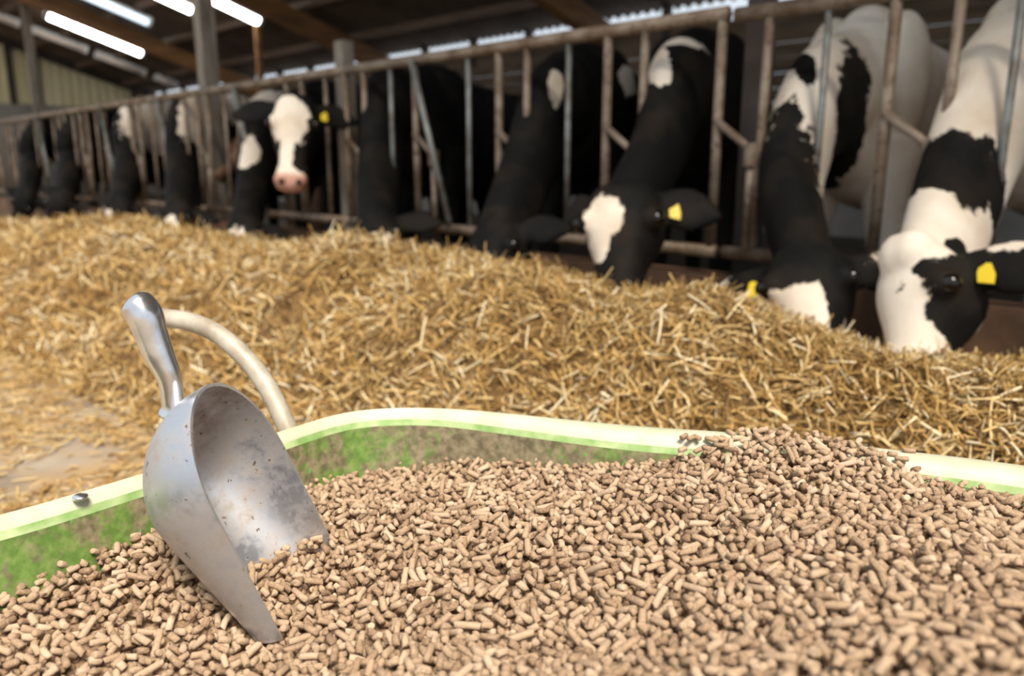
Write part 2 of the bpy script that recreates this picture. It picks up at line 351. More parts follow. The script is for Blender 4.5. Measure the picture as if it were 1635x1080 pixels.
def strands(P, N, L, W, tilt, tone, lift):
    """one bent three-sided stalk per sample: 3 rings x 3 verts"""
    n_ = len(P); a = rng.normal(size=(n_, 3)); T = np.cross(N, a); T /= np.linalg.norm(T, axis=1, keepdims=True)
    D = T+N*np.tan(rng.normal(0, tilt, n_).clip(-1.2, 1.2))[:, None]; D /= np.linalg.norm(D, axis=1, keepdims=True)
    S = np.cross(D, N); S /= np.linalg.norm(S, axis=1, keepdims=True); B = np.cross(S, D)
    C = P+N*lift[:, None]; bend = (rng.normal(0, .035, n_)*L)[:, None]*N+(rng.normal(0, .035, n_)*L)[:, None]*S
    rings = []
    for t, wsc, bb in ((-.5, .8, 0), (0, 1, 1), (.5, .75, 0)):
        c_ = C+D*(L*t)[:, None]+bend*bb
        for ang, th in ((.3, .5), (2.4, .5), (4.5, .5)):
            rings.append(c_+S*(W*wsc*math.cos(ang))[:, None]+B*(W*.55*wsc*math.sin(ang))[:, None])
    V = np.stack(rings, 1).reshape(-1, 3); base = np.arange(n_)[:, None, None]*9
    q = np.array([[r*3+j, r*3+(j+1) % 3, (r+1)*3+(j+1) % 3, (r+1)*3+j] for r in (0, 1) for j in range(3)])[None]
    return V, (base+q).reshape(-1, 4), np.repeat(tone, 9)
def sample_heap(n_, x0, x1, y0, y1, pw):
    out = []
    while sum(map(len, out)) < n_:
        x = rng.uniform(x0, x1, n_*2); y = rng.uniform(y0, y1, n_*2); d = np.hypot(x, y+2.85)
        out.append(np.stack([x, y], -1)[rng.random(n_*2) < np.clip((1.7/d)**pw, 0, 1)])
    return np.vstack(out)[:n_]
xy = np.vstack([sample_heap(62000, -9, .35, -1.95, -.12, 1.7), sample_heap(5000, -15, -6, -1.95, -.12, .3)])
z = heap(xy[:, 0], xy[:, 1]); keep = z > .004; xy = xy[keep]; z = z[keep]; nS = len(xy)
d = np.hypot(xy[:, 0], xy[:, 1]+2.85); sc = np.clip((d/2.0)**.62, .8, 2.6)
P = np.stack([xy[:, 0], xy[:, 1], z], -1); N = hnorm(xy[:, 0], xy[:, 1])
L = np.clip(rng.lognormal(math.log(.042), .48, nS), .014, .12)*sc; W = rng.uniform(.0014, .0042, nS)*sc
lift = rng.uniform(-.016, .026, nS)*sc
tone = np.clip(rng.beta(1.25, 1.35, nS)+.05*(lift/.017/sc)+.35*fbm(xy[:, 0]*4, xy[:, 1]*4, 2), 0, 1)
V, Q, TN = strands(P, N, L, W, .58, tone, lift)
gx = np.concatenate([np.linspace(-16, -4, 180)[:-1], np.linspace(-4, .6, 190)]); gy = np.linspace(-2.0, -.03, 80); GXX, GYY = np.meshgrid(gx, gy)
HB = heap(GXX, GYY)-.006; Vb = np.stack([GXX, GYY, HB], -1).reshape(-1, 3); nb = len(gx)
Qb = np.array([(r*nb+c, r*nb+c+1, (r+1)*nb+c+1, (r+1)*nb+c) for r in range(len(gy)-1) for c in range(nb-1)])
me = quad_mesh('straw_heap', np.vstack([Vb, V]), np.vstack([Qb, Q+len(Vb)]), {'tone': np.concatenate([np.zeros(len(Vb)), TN])})
heapo = link('straw_heap', me, None); me.materials.append(M['strawbed']); me.materials.append(M['straw'])
me.polygons.foreach_set('material_index', np.concatenate([np.zeros(len(Qb), np.int32), np.ones(len(Q), np.int32)])); me.update()
tag(heapo, 'long golden heap of chopped straw lying along the feed fence', 'straw', kind='stuff')
# loose straw on the alley floor
n_ = 34000
x = rng.uniform(-7, -.95, n_); y = rng.uniform(-3.2, -1.35, n_)
p_ = np.clip(1.15-(-1.6-y)/1.5, .10, 1)*np.clip(fbm(x*2.2, y*2.2, 3)*1.9+.80, .06, 1); kk = (rng.random(n_) < p_) & (heap(x, y) < .05)
x = x[kk]; y = y[kk]; n_ = len(x); P = np.stack([x, y, heap(x, y)+.003], -1); N = np.tile([0, 0, 1.], (n_, 1))
V, Q, TN = strands(P, N, np.clip(rng.lognormal(math.log(.05), .45, n_), .015, .12), rng.uniform(.002, .005, n_), .12, rng.beta(2.4, 1.8, n_), rng.uniform(0, .018, n_))
lo = link('loose_straw', quad_mesh('loose_straw', V, Q, {'tone': TN}), M['straw']); tag(lo, 'loose chopped straw scattered over the concrete alley floor', 'straw', kind='stuff')
# long pale stalks that stand out on top of the heap
var = []
for k in range(5):
    L_ = 1.0; pts_ = [(-.5, 0, 0), (-.15, .008*(k-2), .005*k), (.2, .006*(k-2), .01), (.5, -.008*(k-2), .0)]
    mb = MB().tube(pts_, [.020, .022, .022, .018], 6); m_ = mb.mesh('straw_stalk', True)
    m_.attributes.new('tone', 'FLOAT', 'POINT').data.foreach_set('value', [.78+.05*k]*len(m_.vertices)); m_.materials.append(M['straw']); var.append(m_)
xy = sample_heap(170, -2.9, -.2, -1.5, -.55, 1.5); N = hnorm(xy[:, 0], xy[:, 1])
for i, (x, y) in enumerate(xy):
    o = bpy.data.objects.new('straw_stalk', var[i % 5]); COL.objects.link(o)
    nv = Vector(N[i]); q = nv.to_track_quat('Z', 'Y') @ Matrix.Rotation(random.uniform(0, 6.28), 4, 'Z').to_quaternion() @ Matrix.Rotation(random.gauss(0, .18), 4, 'Y').to_quaternion()
    ln = random.uniform(.06, .12); o.scale = (ln, .105, .105); o.rotation_euler = q.to_euler()
    o.location = Vector((x, y, float(heap(np.array([x]), np.array([y]))[0])))+nv*.014
    tag(o, 'long pale straw stalk lying on the near face of the straw heap', 'straw stalk', 'long stalks on the straw heap')

# ------------------------------------------------------------------ cows
def ring_loft(mb, C, Sd, Ud, hw, hh, n=20, pw=.9):
    k = len(C); vs = []
    for i in range(k):
        for j in range(n):
            a = 2*math.pi*j/n; ca, sa = math.cos(a), math.sin(a)
            vs.append(C[i]+Sd[i]*hw[i]*math.copysign(abs(ca)**pw, ca)+Ud[i]*hh[i]*math.copysign(abs(sa)**pw, sa))
    fs = [(i*n+j, i*n+(j+1) % n, (i+1)*n+(j+1) % n, (i+1)*n+j) for i in range(k-1) for j in range(n)]
    fs += [tuple(range(n))[::-1], tuple(range((k-1)*n, k*n))]; mb.add(vs, fs)
def ball(mb, c, r, n=10):
    vs = []; c = np.array(c); r = np.ones(3)*r
    for i in range(1, n):
        for j in range(n*2):
            th = math.pi*i/n; ph = math.pi*j/n; vs.append(c+r*np.array([math.sin(th)*math.cos(ph), math.sin(th)*math.sin(ph), math.cos(th)]))
    vs += [c+r*np.array([0, 0, 1]), c-r*np.array([0, 0, 1])]; m_ = n*2
    fs = [((i)*m_+j, (i+1)*m_+j, (i+1)*m_+(j+1) % m_, i*m_+(j+1) % m_) for i in range(n-2) for j in range(m_)]
    fs += [(j, (j+1) % m_, len(vs)-2) for j in range(m_)]+[((n-2)*m_+(j+1) % m_, (n-2)*m_+j, len(vs)-1) for j in range(m_)]
    mb.add(vs, fs)
nrm = lambda v: np.array(v, float)/np.linalg.norm(v)
def cow(label, base, yaw, neck, poll, muzzle, face, coat=(), bw=-1., tuft=False, tags=(), pink=0., vox=.016, sc=1.07, mat='coat', ears=(1, 1), eardrop=.25, headsc=1., nostril=False, neckw=1., bodyw=.80, earlen=(1., 1.), tagat=.06, brow=(1, 1)):
    """base: ground point under the withers; yaw: body turn; neck: control points after the shoulder; face: direction the forehead looks"""
    bx, by = base; cy, sy = math.cos(yaw), math.sin(yaw)
    def Wd(x, y, z): return np.array([bx+(x*cy-y*sy)*sc, by+(x*sy+y*cy)*sc, z*sc])
    sd = np.array([cy, sy, 0]); mb = MB()
    st = [(-.34, 1.06, .10, .16), (-.26, 1.06, .17, .25), (-.1, 1.07, .235, .345), (.1, 1.06, .27, .39), (.45, 1.03, .33, .405), (.85, 1.02, .365, .405), (1.15, 1.06, .345, .37), (1.4, 1.13, .29, .30), (1.62, 1.17, .23, .25), (1.78, 1.18, .15, .19), (1.85, 1.19, .07, .1)]
    yy = np.interp(np.linspace(0, len(st)-1, 34), range(len(st)), [q[0] for q in st])
    f = lambda i: np.interp(yy, [q[0] for q in st], [q[i] for q in st])
    ring_loft(mb, [Wd(0, y_, z_) for y_, z_ in zip(yy, f(1))], [sd]*34, [np.array([0, 0, 1.])]*34, f(2)*sc*bodyw, f(3)*sc, 24, .85)
    for s in (-1, 1):   # legs
        for pts_, rs in (([(s*.14, .06, .95), (s*.145, .03, .70), (s*.165, .0, .45), (s*.16, .03, .14), (s*.16, .0, .02)], [.15, .095, .062, .045, .062]),
                         ([(s*.14, 1.50, 1.02), (s*.16, 1.42, .74), (s*.19, 1.62, .50), (s*.18, 1.60, .14), (s*.18, 1.56, .02)], [.18, .125, .07, .048, .062])):
            cc = catmull([Wd(*p) for p in pts_], 14); mb.tube(cc, np.interp(np.linspace(0, 4, 14), range(5), rs)*sc, 12)
        ball(mb, Wd(s*.14, .10, 1.18), np.array([.10, .20, .28])*sc); ball(mb, Wd(s*.15, 1.42, 1.25), np.array([.1, .2, .16])*sc)
    ball(mb, Wd(0, 1.35, .66), np.array([.13, .2, .14])*sc)
    mb.tube(catmull([Wd(0, 1.82, 1.30), Wd(0, 1.93, 1.15), Wd(0, 1.92, .8), Wd(0, 1.9, .45)], 14), np.linspace(.035, .026, 14), 8)
    ball(mb, Wd(0, 1.9, .4), np.array([.05, .05, .13]))
    # head
    poll = np.array(poll); muzzle = np.array(muzzle); Lh = np.linalg.norm(muzzle-poll); ax = (muzzle-poll)/Lh
    fn = np.array(face, float); fn = nrm(fn-ax*(fn@ax)); hs = np.cross(ax, fn); k_ = headsc
    hst = [(-.06, .05, -.005, .06), (-.02, .078, .022, .085), (.05, .098, .040, .125), (.14, .108, .050, .155), (.26, .113, .054, .178), (.38, .107, .050, .178), (.50, .090, .043, .158), (.62, .073, .038, .128), (.74, .066, .037, .105), (.85, .074, .042, .092), (.94, .077, .038, .082), (1.0, .062, .022, .06), (1.03, .03, .0, .03)]
    tt = np.linspace(0, len(hst)-1, 40); g = lambda i: catmull([[q[i]] for q in hst], 40)[:, 0]
    T_, HW, FR, BK = g(0), g(1)*k_, g(2)*k_, g(3)*k_
    ring_loft(mb, [poll+ax*Lh*t_+fn*(a_-b_)/2 for t_, a_, b_ in zip(T_, FR, BK)], [hs]*40, [fn]*40, HW, (FR+BK)/2, 20, .85)
    for s in (-1, 1):
        if brow[(s+1)//2]: ball(mb, poll+ax*Lh*.30+hs*s*.085*k_+fn*.014*k_, .036*k_)
        if tuft: ball(mb, poll+ax*Lh*.03+hs*s*.02+fn*.035, np.array([.052, .052, .06])*k_)
        ball(mb, poll+ax*Lh*.93+hs*s*.045*k_+fn*.015*k_, .036*k_)
    # neck
    ball(mb, Wd(0, .16, 1.30), np.array([.12, .30, .20])*sc)
    path = [Wd(0, .30, 1.14), Wd(0, -.02, 1.13)]+[np.array(q) for q in neck]+[poll+ax*.06-fn*.055*k_]
    C = catmull(path, 30); nt = len(C); tg = np.gradient(C, axis=0); Sd = []; Ud = []
    for i in range(nt):
        t_ = nrm(tg[i]); w_ = i/(nt-1); s_ = nrm(sd*(1-w_)-hs*w_*np.sign(-(hs@sd)) if False else sd*(1-w_)+hs*w_*(1 if hs@sd > 0 else -1)); s_ = nrm(s_-t_*(s_@t_)); Sd.append(s_); Ud.append(np.cross(s_, t_))
    w_ = np.linspace(0, 1, nt)
    ring_loft(mb, C, Sd, Ud, np.interp(w_, [0, .3, .7, 1], [.20, .160, .118, .092])*neckw, np.interp(w_, [0, .3, .65, 1], [.35, .27, .185, .125])*neckw, 20, .95)
    eye_p = []; tag_p = []
    for s, e, el in zip((-1, 1), ears, earlen):
        o_ = poll+ax*Lh*.07+hs*s*.085*k_-fn*.055*k_
        dr = nrm(hs*s*1.0+ax*eardrop*e-fn*.28); eu = nrm(np.cross(dr, fn)); en = np.cross(dr, eu)
        q = [o_+dr*t_*.235*k_*el for t_ in np.linspace(0, 1, 9)]
        ring_loft(mb, q, [eu]*9, [en]*9, np.array([.028, .040, .056, .066, .068, .062, .050, .032, .012])*k_, np.array([.028, .026, .022, .019, .017, .016, .015, .014, .010])*k_, 14, .9)
        eye_p.append(poll+ax*Lh*.31+hs*s*(.105 if brow[(s+1)//2] else .090)*k_+fn*(.016 if brow[(s+1)//2] else -.05)*k_); tag_p.append((o_+dr*tagat*k_+en*.0, dr, eu, en))
    me = mb.mesh('cow_raw'); tmp = bpy.data.objects.new('tmp', me); COL.objects.link(tmp)
    r = tmp.modifiers.new('r', 'REMESH'); r.mode = 'VOXEL'; r.voxel_size = vox
    sm = tmp.modifiers.new('s', 'SMOOTH'); sm.factor = .5; sm.iterations = 5
    dg = bpy.context.evaluated_depsgraph_get(); me2 = bpy.data.meshes.new_from_object(tmp.evaluated_get(dg)); bpy.data.objects.remove(tmp); bpy.data.meshes.remove(me)
    nv = len(me2.vertices); co = np.empty(nv*3, np.float32); me2.vertices.foreach_get('co', co); co = co.reshape(-1, 3).astype(float)
    H = nrm([FW[0], FW[1], 0])
    cv = np.full(nv, float(bw)); uvd = proj(co)
    for (kd, px, py, yp, rx, ry, dep) in coat:
        near_ = np.where((np.abs(uvd[0]-px) < 7) & (np.abs(uvd[1]-py) < 7))[0]      # coat patch centred on the hide itself
        c_ = co[near_[np.argmin(uvd[2][near_])]] if len(near_) else at_y(px, py, yp)
        dd = (c_-CP)@FW; rel = co-c_
        f_ = 1-np.sqrt((rel@RT/(rx*dd/F))**2+(rel@UP/(ry*dd/F))**2+(rel@H/dep)**2)
        cv = np.maximum(cv, f_) if kd == 'w' else np.minimum(cv, -f_)
    cv = cv+.5
    rel = co-poll; tq = rel@ax/Lh; nose = np.clip((tq-.86)/.05, 0, 1)*(np.linalg.norm(rel-np.outer(tq*Lh, ax), axis=1) < .16)*(tq < 1.15)
    me2.attributes.new('coat', 'FLOAT', 'POINT').data.foreach_set('value', cv.astype(np.float32))
    me2.attributes.new('pink', 'FLOAT', 'POINT').data.foreach_set('value', (nose*pink).astype(np.float32))
    me2.polygons.foreach_set('use_smooth', [True]*len(me2.polygons)); me2.name = 'cow'
    o = link('cow', me2, M[mat], None, (bx, by, 0)); tag(o, label, 'cow', 'dairy cows')
    for p in eye_p: mbe = MB(); ball(mbe, p, .024*k_); mbe.build('eye', M['eye'], o, smooth=True)
    if nostril:
        for s in (-1, 1): mbe = MB(); ball(mbe, poll+ax*Lh*.965+hs*s*.040*k_+fn*.040*k_, np.array([.018, .018, .014])); mbe.build('nostril', M['eye'], o, smooth=True)
    for s in tags:
        p, dr, eu, en = tag_p[s]; p = p+fn*.022
        a_ = ax*.060; b_ = dr*.022; t3 = fn*.006
        vs = [p-b_*.6, p+b_*.6, p+a_*.5+b_, p+a_+b_*.9, p+a_-b_*.9, p+a_*.5-b_]; vs = vs+[q+t3 for q in vs]
        MB().add(vs, [(0,1,2,3,4,5), (11,10,9,8,7,6)]+[(i, (i+1) % 6, 6+(i+1) % 6, 6+i) for i in range(6)]).build('ear_tag', M['tag'], o)
    return o
def fdir(p, deg):
    """horizontal direction from p to the viewer's side, turned by deg towards the far end of the fence, slightly raised"""
    d = CP-np.array(p); d[2] = 0; d = nrm(d); a = -math.radians(deg)
    return np.array([d[0]*math.cos(a)-d[1]*math.sin(a), d[0]*math.sin(a)+d[1]*math.cos(a), .35])
def grazer(label, nk, pl, mz, deg, base=None, yaw=0., **kw):
    P_ = [at_y(*q) for q in nk]; pl = at_y(*pl); mz = at_y(*mz)
    b = (P_[0][0]-.50*math.sin(yaw), P_[0][1]+.50*math.cos(yaw)) if base is None else base
    return cow(label, b, yaw, P_, pl, mz, fdir(pl, deg), **kw)
# near to far
grazer('cow with white face and white and black blotched neck at the right edge', [(1602, 145, .30), (1536, 295, .0)], (1462, 410, -.42), (1446, 620, -.62), 42, yaw=.02, bodyw=.72, bw=.8, tuft=True, headsc=1.22, earlen=(1., .3), brow=(1, 0),
       coat=[('b', 1538, 262, -.05, 74, 74, .6), ('b', 1600, 325, 0, 30, 55, .5), ('w', 1500, 345, -.2, 48, 62, .4), ('b', 1532, 393, -.25, 26, 20, .3), ('b', 1545, 495, -.42, 58, 80, .5), ('b', 1600, 440, -.45, 110, 48, .5), ('b', 1478, 425, -.45, 18, 16, .2), ('w', 1607, 345, -.05, 8, 18, .2)], tags=(0,), vox=.014)
grazer('cow with dark neck, white back and jagged white blaze, second from the right', [(1306, 172, .30), (1262, 295, .0)], (1284, 402, -.40), (1302, 590, -.62), 6, yaw=.10, bodyw=.72, bw=.8, headsc=1.22,
       coat=[('b', 1252, 310, -.02, 92, 200, .9), ('b', 1360, 232, .45, 46, 150, .6), ('w', 1300, 110, .5, 26, 60, .5), ('b', 1280, 100, .5, 14, 62, .3), ('b', 1290, 440, -.5, 150, 95, .5), ('w', 1268, 478, -.52, 38, 46, .3), ('w', 1298, 495, -.55, 20, 74, .3), ('b', 1250, 425, -.5, 46, 30, .3)], tags=(1,), vox=.014)
grazer('black cow with white triangular blaze and yellow ear tag, third from the right', [(1084, 145, .30), (1050, 245, .0)], (992, 300, -.42), (982, 490, -.60), 16, yaw=.42, headsc=1.36, earlen=(.8, .45),
       coat=[('w', 960, 342, -.5, 28, 36, .3), ('w', 953, 385, -.55, 15, 42, .3), ('w', 1048, 95, .35, 17, 55, .4), ('w', 1090, 58, .5, 55, 12, .4)], tags=(0,), vox=.014)
grazer('all black cow reaching its neck far down to the left', [(884, 170, .30), (842, 275, .0)], (780, 362, -.42), (800, 520, -.58), 34, yaw=.42, headsc=1.15,
       coat=[('w', 892, 132, .2, 14, 36, .25), ('w', 1012, 125, 1.3, 20, 22, .5)], vox=.014)
grazer('plain black cow with upright neck beside the slanted lock bar', [(622, 165, .28), (606, 265, .0)], (592, 345, -.40), (614, 478, -.56), 20, yaw=.45, headsc=1.15,
       coat=[('w', 626, 385, -.5, 16, 22, .1)], vox=.015)
# head-up cow
pl = at_y(470, 156, -.30); mz = at_y(464, 300, -.46)
cow('cow with raised head, broad white blaze and pink nose looking at the camera', (-5.16, .88), .35, [at_y(490, 235, .22), at_y(486, 205, -.10)], pl, mz, fdir(pl, 2)+np.array([0, 0, .1]),
    coat=[('w', 466, 178, -.35, 33, 46, .14), ('w', 461, 235, -.4, 12, 66, .13), ('w', 462, 284, -.42, 30, 26, .14)], pink=.85, tags=(0,), ears=(.6, 1), eardrop=.15, vox=.014, nostril=True, headsc=1.22)
grazer('cow with white nose and white neck patch eating in front of the raised head', [(428, 195, .26), (408, 275, .0)], (388, 350, -.40), (378, 440, -.56), 22, yaw=.3, headsc=1.1,
       coat=[('w', 396, 238, -.05, 15, 36, .25), ('w', 367, 385, -.5, 15, 34, .12), ('w', 388, 376, -.5, 8, 22, .12), ('w', 440, 165, .8, 50, 30, .6)], vox=.016, eardrop=.5)
grazer('black cow with white muzzle just left of the tall post', [(304, 195, .14), (292, 262, .0)], (284, 328, -.38), (268, 395, -.54), 25, yaw=.7,
       coat=[('w', 264, 362, -.5, 14, 26, .15), ('w', 320, 165, .8, 24, 60, .5), ('w', 392, 165, 1.2, 55, 34, .7)], vox=.018, neckw=1.12)
grazer('black cow with white shoulder, third from the left', [(222, 203, .14), (208, 258, .0)], (193, 318, -.38), (170, 375, -.52), 25, yaw=.3,
       coat=[('w', 258, 190, .8, 46, 55, .9), ('w', 163, 350, -.5, 14, 24, .15)], vox=.02, neckw=1.15)
grazer('black cow with a hidden face, second from the left', [(128, 220, .14), (113, 265, .0)], (97, 315, -.38), (70, 368, -.52), 25, yaw=.4, coat=[('w', 58, 335, -.45, 8, 18, .15)], vox=.022, neckw=1.15)
grazer('black cow at the far left end of the fence', [(66, 224, .14), (52, 265, .0)], (40, 310, -.38), (20, 370, -.52), 25, yaw=.4, vox=.024, neckw=1.15)
# herd behind
def stand(label, b, yaw, up=0., **kw):
    cy, sy = math.cos(yaw), math.sin(yaw); W_ = lambda x, y, z: np.array([b[0]+x*cy-y*sy, b[1]+x*sy+y*cy, z])
    return cow(label, b, yaw, [W_(0, -.35, 1.20+up*.5)], W_(0, -.62, 1.38+up), W_(0, -.98, 1.02+up), W_(0, -3, 2.2)-W_(0, 0, 1.2), vox=.024, **kw)
stand('white cow standing behind the cow with the raised head', (-9.3, 3.9), 1.75, bw=.8, coat=[('b', 500, 200, 4.2, 45, 45, .8)])
stand('reddish brown cow standing back between the tall post and the white nosed cow', (-6.74, 1.14), .2, up=-.22, bodyw=.65, mat='redcoat')

# ------------------------------------------------------------------ feed cart
ZR = .565
outer_px = [(-160, 858), (0, 820), (110, 789), (225, 755), (335, 722), (440, 690), (530, 662), (600, 652), (700, 650), (800, 657), (1000, 677), (1200, 691), (1400, 713), (1635, 741)]
op = [at_z(*q, ZR)[:2] for q in outer_px]
op = [(op[0][0]-.002, -2.98)]+op[1:]+[(-.03, -1.80), (.16, -1.82), (.30, -1.95), (.34, -2.15), (.30, -2.42), (.18, -2.66), (-.10, -2.90), (-.45, -3.05), (-.78, -3.09)]
op = np.array(op); cl = np.vstack([op[-2:], op, op[:3]]); rimc = catmull(cl, 600)
lo_i = int(600*2/(len(cl)-1)); hi_i = int(600*(len(cl)-3)/(len(cl)-1)); rimc = rimc[lo_i:hi_i]
seg = np.r_[0, np.cumsum(np.linalg.norm(np.diff(np.vstack([rimc, rimc[:1]]), axis=0), axis=1))]; NR = 220
uu = np.linspace(0, seg[-1], NR, endpoint=False); cc = np.vstack([rimc, rimc[:1]]); RIM = np.stack([np.interp(uu, seg, cc[:, 0]), np.interp(uu, seg, cc[:, 1])], -1)
for _ in range(3): RIM = (np.roll(RIM, 1, 0)+2*RIM+np.roll(RIM, -1, 0))/4
tg = np.roll(RIM, -1, 0)-np.roll(RIM, 1, 0); tg /= np.linalg.norm(tg, axis=1, keepdims=True); INW = np.stack([tg[:, 1], -tg[:, 0]], -1)
cen = RIM.mean(0); INW *= np.sign(((cen-RIM)*INW).sum(1))[:, None]
WR = np.interp(RIM[:, 0], [-.9, -.84, -.74, -.55, .3], [.015, .018, .032, .044, .050])
for _ in range(8): WR = (np.roll(WR, 1)+2*WR+np.roll(WR, -1))/4
def rings_mesh(prof, name, mat, parent, smooth=True):
    R = []
    for a, b, z_ in prof: R.append(np.column_stack([RIM+INW*(a+b*WR)[:, None], np.full(NR, ZR+z_)]))
    V = np.vstack(R); Q = np.array([(r*NR+j, r*NR+(j+1) % NR, (r+1)*NR+(j+1) % NR, (r+1)*NR+j) for r in range(len(prof)-1) for j in range(NR)])
    return link(name, quad_mesh(name, V, Q, smooth=smooth), mat, parent)
cart = tag(empty('feed_cart', (-.35, -2.45, 0)), 'green feed cart with a pale worn rim, full of pellets', 'cart')
rings_mesh([(.004, 0, -.034), (-.004, 0, -.030), (-.006, 0, -.016), (-.003, 0, -.005), (.006, 0, 0), (0, .5, .0015), (-.008, 1, 0), (-.002, 1, -.004), (.001, 1, -.012)], 'rim', M['rim'], cart)
rings_mesh([(.001, 1, -.012), (.004, 1, -.020)], 'rim_lip', M['lip'], cart)
rings_mesh([(.004, 1, -.020), (.010, 1, -.05), (.030, 1, -.13), (.055, 1, -.22), (.085, 1, -.31), (.13, 1, -.335), (.30, 1, -.34)], 'tray_inside', M['tray'], cart)
rings_mesh([(.004, 0, -.034), (.010, .5, -.06), (.05, 1, -.24), (.09, 1, -.345), (.14, 1, -.36), (.32, 1, -.362)], 'tray_outside', M['tray'], cart)
for x, y in ((-.68, -2.3), (-.62, -2.8), (-.05, -2.1), (-.05, -2.6)):
    MB().tube([(x, y, .21), (x*1.03, y, 0)], .016, 10).build('leg', M['handle'], cart)
hp = catmull([(-.80, -2.30, .22), (-.875, -2.318, .42)]+[tuple(at_d(*q)) for q in [(480, 730, 1.07), (462, 690, 1.07), (428, 620, 1.08), (388, 568, 1.09), (345, 532, 1.1), (305, 515, 1.11), (265, 508, 1.12), (230, 505, 1.13), (209, 502, 1.14)]], 44)
hr = np.full(44, .0135); hr[-1] = .006; hr[-2] = .0115
MB().tube(hp, hr, 14).build('push_handle', M['handle'], cart, smooth=True)
rv = at_z(128, 794, ZR+.001); mbr = MB(); ball(mbr, rv, np.array([.008, .008, .0035])); mbr.build('rivet', M['grip'], cart, smooth=True)

# ------------------------------------------------------------------ scoop
SO = np.array([-.7214, -2.5413, .6926]); SS = nrm([.2796, .2705, -.9212]); SW = np.array([-.6223, .7817, .0407]); SW = nrm(SW-SS*(SS@SW)); SN = np.cross(SS, SW); SN = SN if SN@np.array([.73, .56, .39]) > 0 else -SN
sL, sb, sh, shf, sr = .236, .080, .1029, .0569, .1038
def scoop_pts(th):
    s_ = np.concatenate([sr*(1-np.cos(np.linspace(.0, np.pi/2, 22))), np.linspace(sr, sL, 18)[1:]])
    k_ = np.where(s_ < sr, np.sqrt(np.clip(1-(1-s_/sr)**2, 0, 1)), 1.); b_ = np.maximum(sb*k_-th, 0); u_ = np.clip((s_-sr)/(sL-sr), 0, 1)
    h_ = np.where(s_ < sr, sh*k_, sh+(shf-sh)*u_**1.15); h_ = np.maximum(h_-th, 0)
    ph = np.linspace(0, np.pi, 41); Wv = -b_[:, None]*np.sign(np.cos(ph))*np.abs(np.cos(ph))**.9; Nv = -h_[:, None]*np.sin(ph)**.9
    return SO+(s_+th*(1-k_*0)*(s_ < sr)*(1-s_/sr))[:, None, None]*SS+Wv[..., None]*SW+Nv[..., None]*SN
Po = scoop_pts(0); Pi = scoop_pts(.0028); a_, b_ = Po.shape[:2]; k = a_*b_
Q = [(i*b_+j, i*b_+j+1, (i+1)*b_+j+1, (i+1)*b_+j) for i in range(a_-1) for j in range(b_-1)]
Q = Q+[tuple(q+k for q in f)[::-1] for f in Q]
for j in (0, b_-1): Q += [(i*b_+j, (i+1)*b_+j, k+(i+1)*b_+j, k+i*b_+j) for i in range(a_-1)]
Q += [((a_-1)*b_+j, (a_-1)*b_+j+1, k+(a_-1)*b_+j+1, k+(a_-1)*b_+j) for j in range(b_-1)]
scoop = tag(empty('feed_scoop', tuple(SO+SS*sL)), 'aluminium feed scoop standing in the pellets', 'scoop')
sm_ = MB(); sm_.add(np.vstack([Po.reshape(-1, 3), Pi.reshape(-1, 3)]), Q); sb_o = sm_.build('bowl', M['scoop'], scoop); autosmooth(sb_o, 45)
hx = lambda s_, n_: SO+SS*s_+SN*n_
hpth = catmull([hx(.014, -.047), hx(.004, -.040), hx(-.020, -.030), hx(-.045, -.028), hx(-.066, -.025), hx(-.084, -.022), hx(-.098, -.024), hx(-.104, -.026)], 40)
MB().tube(hpth, np.interp(np.linspace(0, 7, 40), [0, 1, 2, 3, 4, 5, 6, 6.6, 7], [.0125, .0100, .0112, .0142, .0152, .0165, .0155, .0105, .003]), 20).build('grip', M['grip'], scoop, smooth=True)

# ------------------------------------------------------------------ pellets
cpts = [((0, 992), 'x', -.80), ((135, 930), 'x', -.8), ((270, 878), 'x', -.8), ((510, 798), 'x', -.815), ((0, 1080), 'd', .67), ((200, 1050), 'd', .7), ((440, 1018), 'd', .74),
        ((817, 1080), 'd', .57), ((900, 1050), 'd', .62), ((900, 850), 'd', .80), ((1300, 1000), 'd', .55), ((1635, 1080), 'd', .43), ((1300, 850), 'd', .72), ((1635, 900), 'd', .63),
        ((750, 742), 'd', 1.07), ((650, 764), 'd', 1.06), ((900, 745), 'd', 1.025), ((1050, 738), 'd', .99), ((1200, 702), 'd', .975), ((1400, 728), 'd', .93), ((1500, 766), 'd', .895), ((1635, 802), 'd', .85), ((560, 850), 'd', .88), ((700, 950), 'd', .745)]
K = []
for (px, py), m_, v_ in cpts:
    r = ray(px, py); K.append(CP+r*v_ if m_ == 'd' else CP+r*((v_-CP[0])/r[0]))
K = np.array(K+[(-.75, -2.95, .46), (-.4, -2.8, .52), (.1, -2.5, .60), (.2, -2.1, .56), (0, -1.9, .53)])
def tps_k(r): return np.where(r > 1e-9, r*r*np.log(np.maximum(r, 1e-9)), 0)
n_ = len(K); Am = np.zeros((n_+3, n_+3)); D = np.linalg.norm(K[:, None, :2]-K[None, :, :2], axis=-1)
Am[:n_, :n_] = tps_k(D)+np.eye(n_)*2e-4; Am[:n_, n_] = 1; Am[:n_, n_+1:] = K[:, :2]; Am[n_:, :n_] = Am[:n_, n_:].T
wts = np.linalg.solve(Am, np.r_[K[:, 2], 0, 0, 0])
def surf(x, y):
    sh_ = np.shape(x); q = np.stack([np.ravel(x), np.ravel(y)], -1)
    r = tps_k(np.linalg.norm(q[:, None]-K[None, :, :2], axis=-1)); return (r@wts[:n_]+wts[n_]+q@wts[n_+1:]).reshape(sh_)
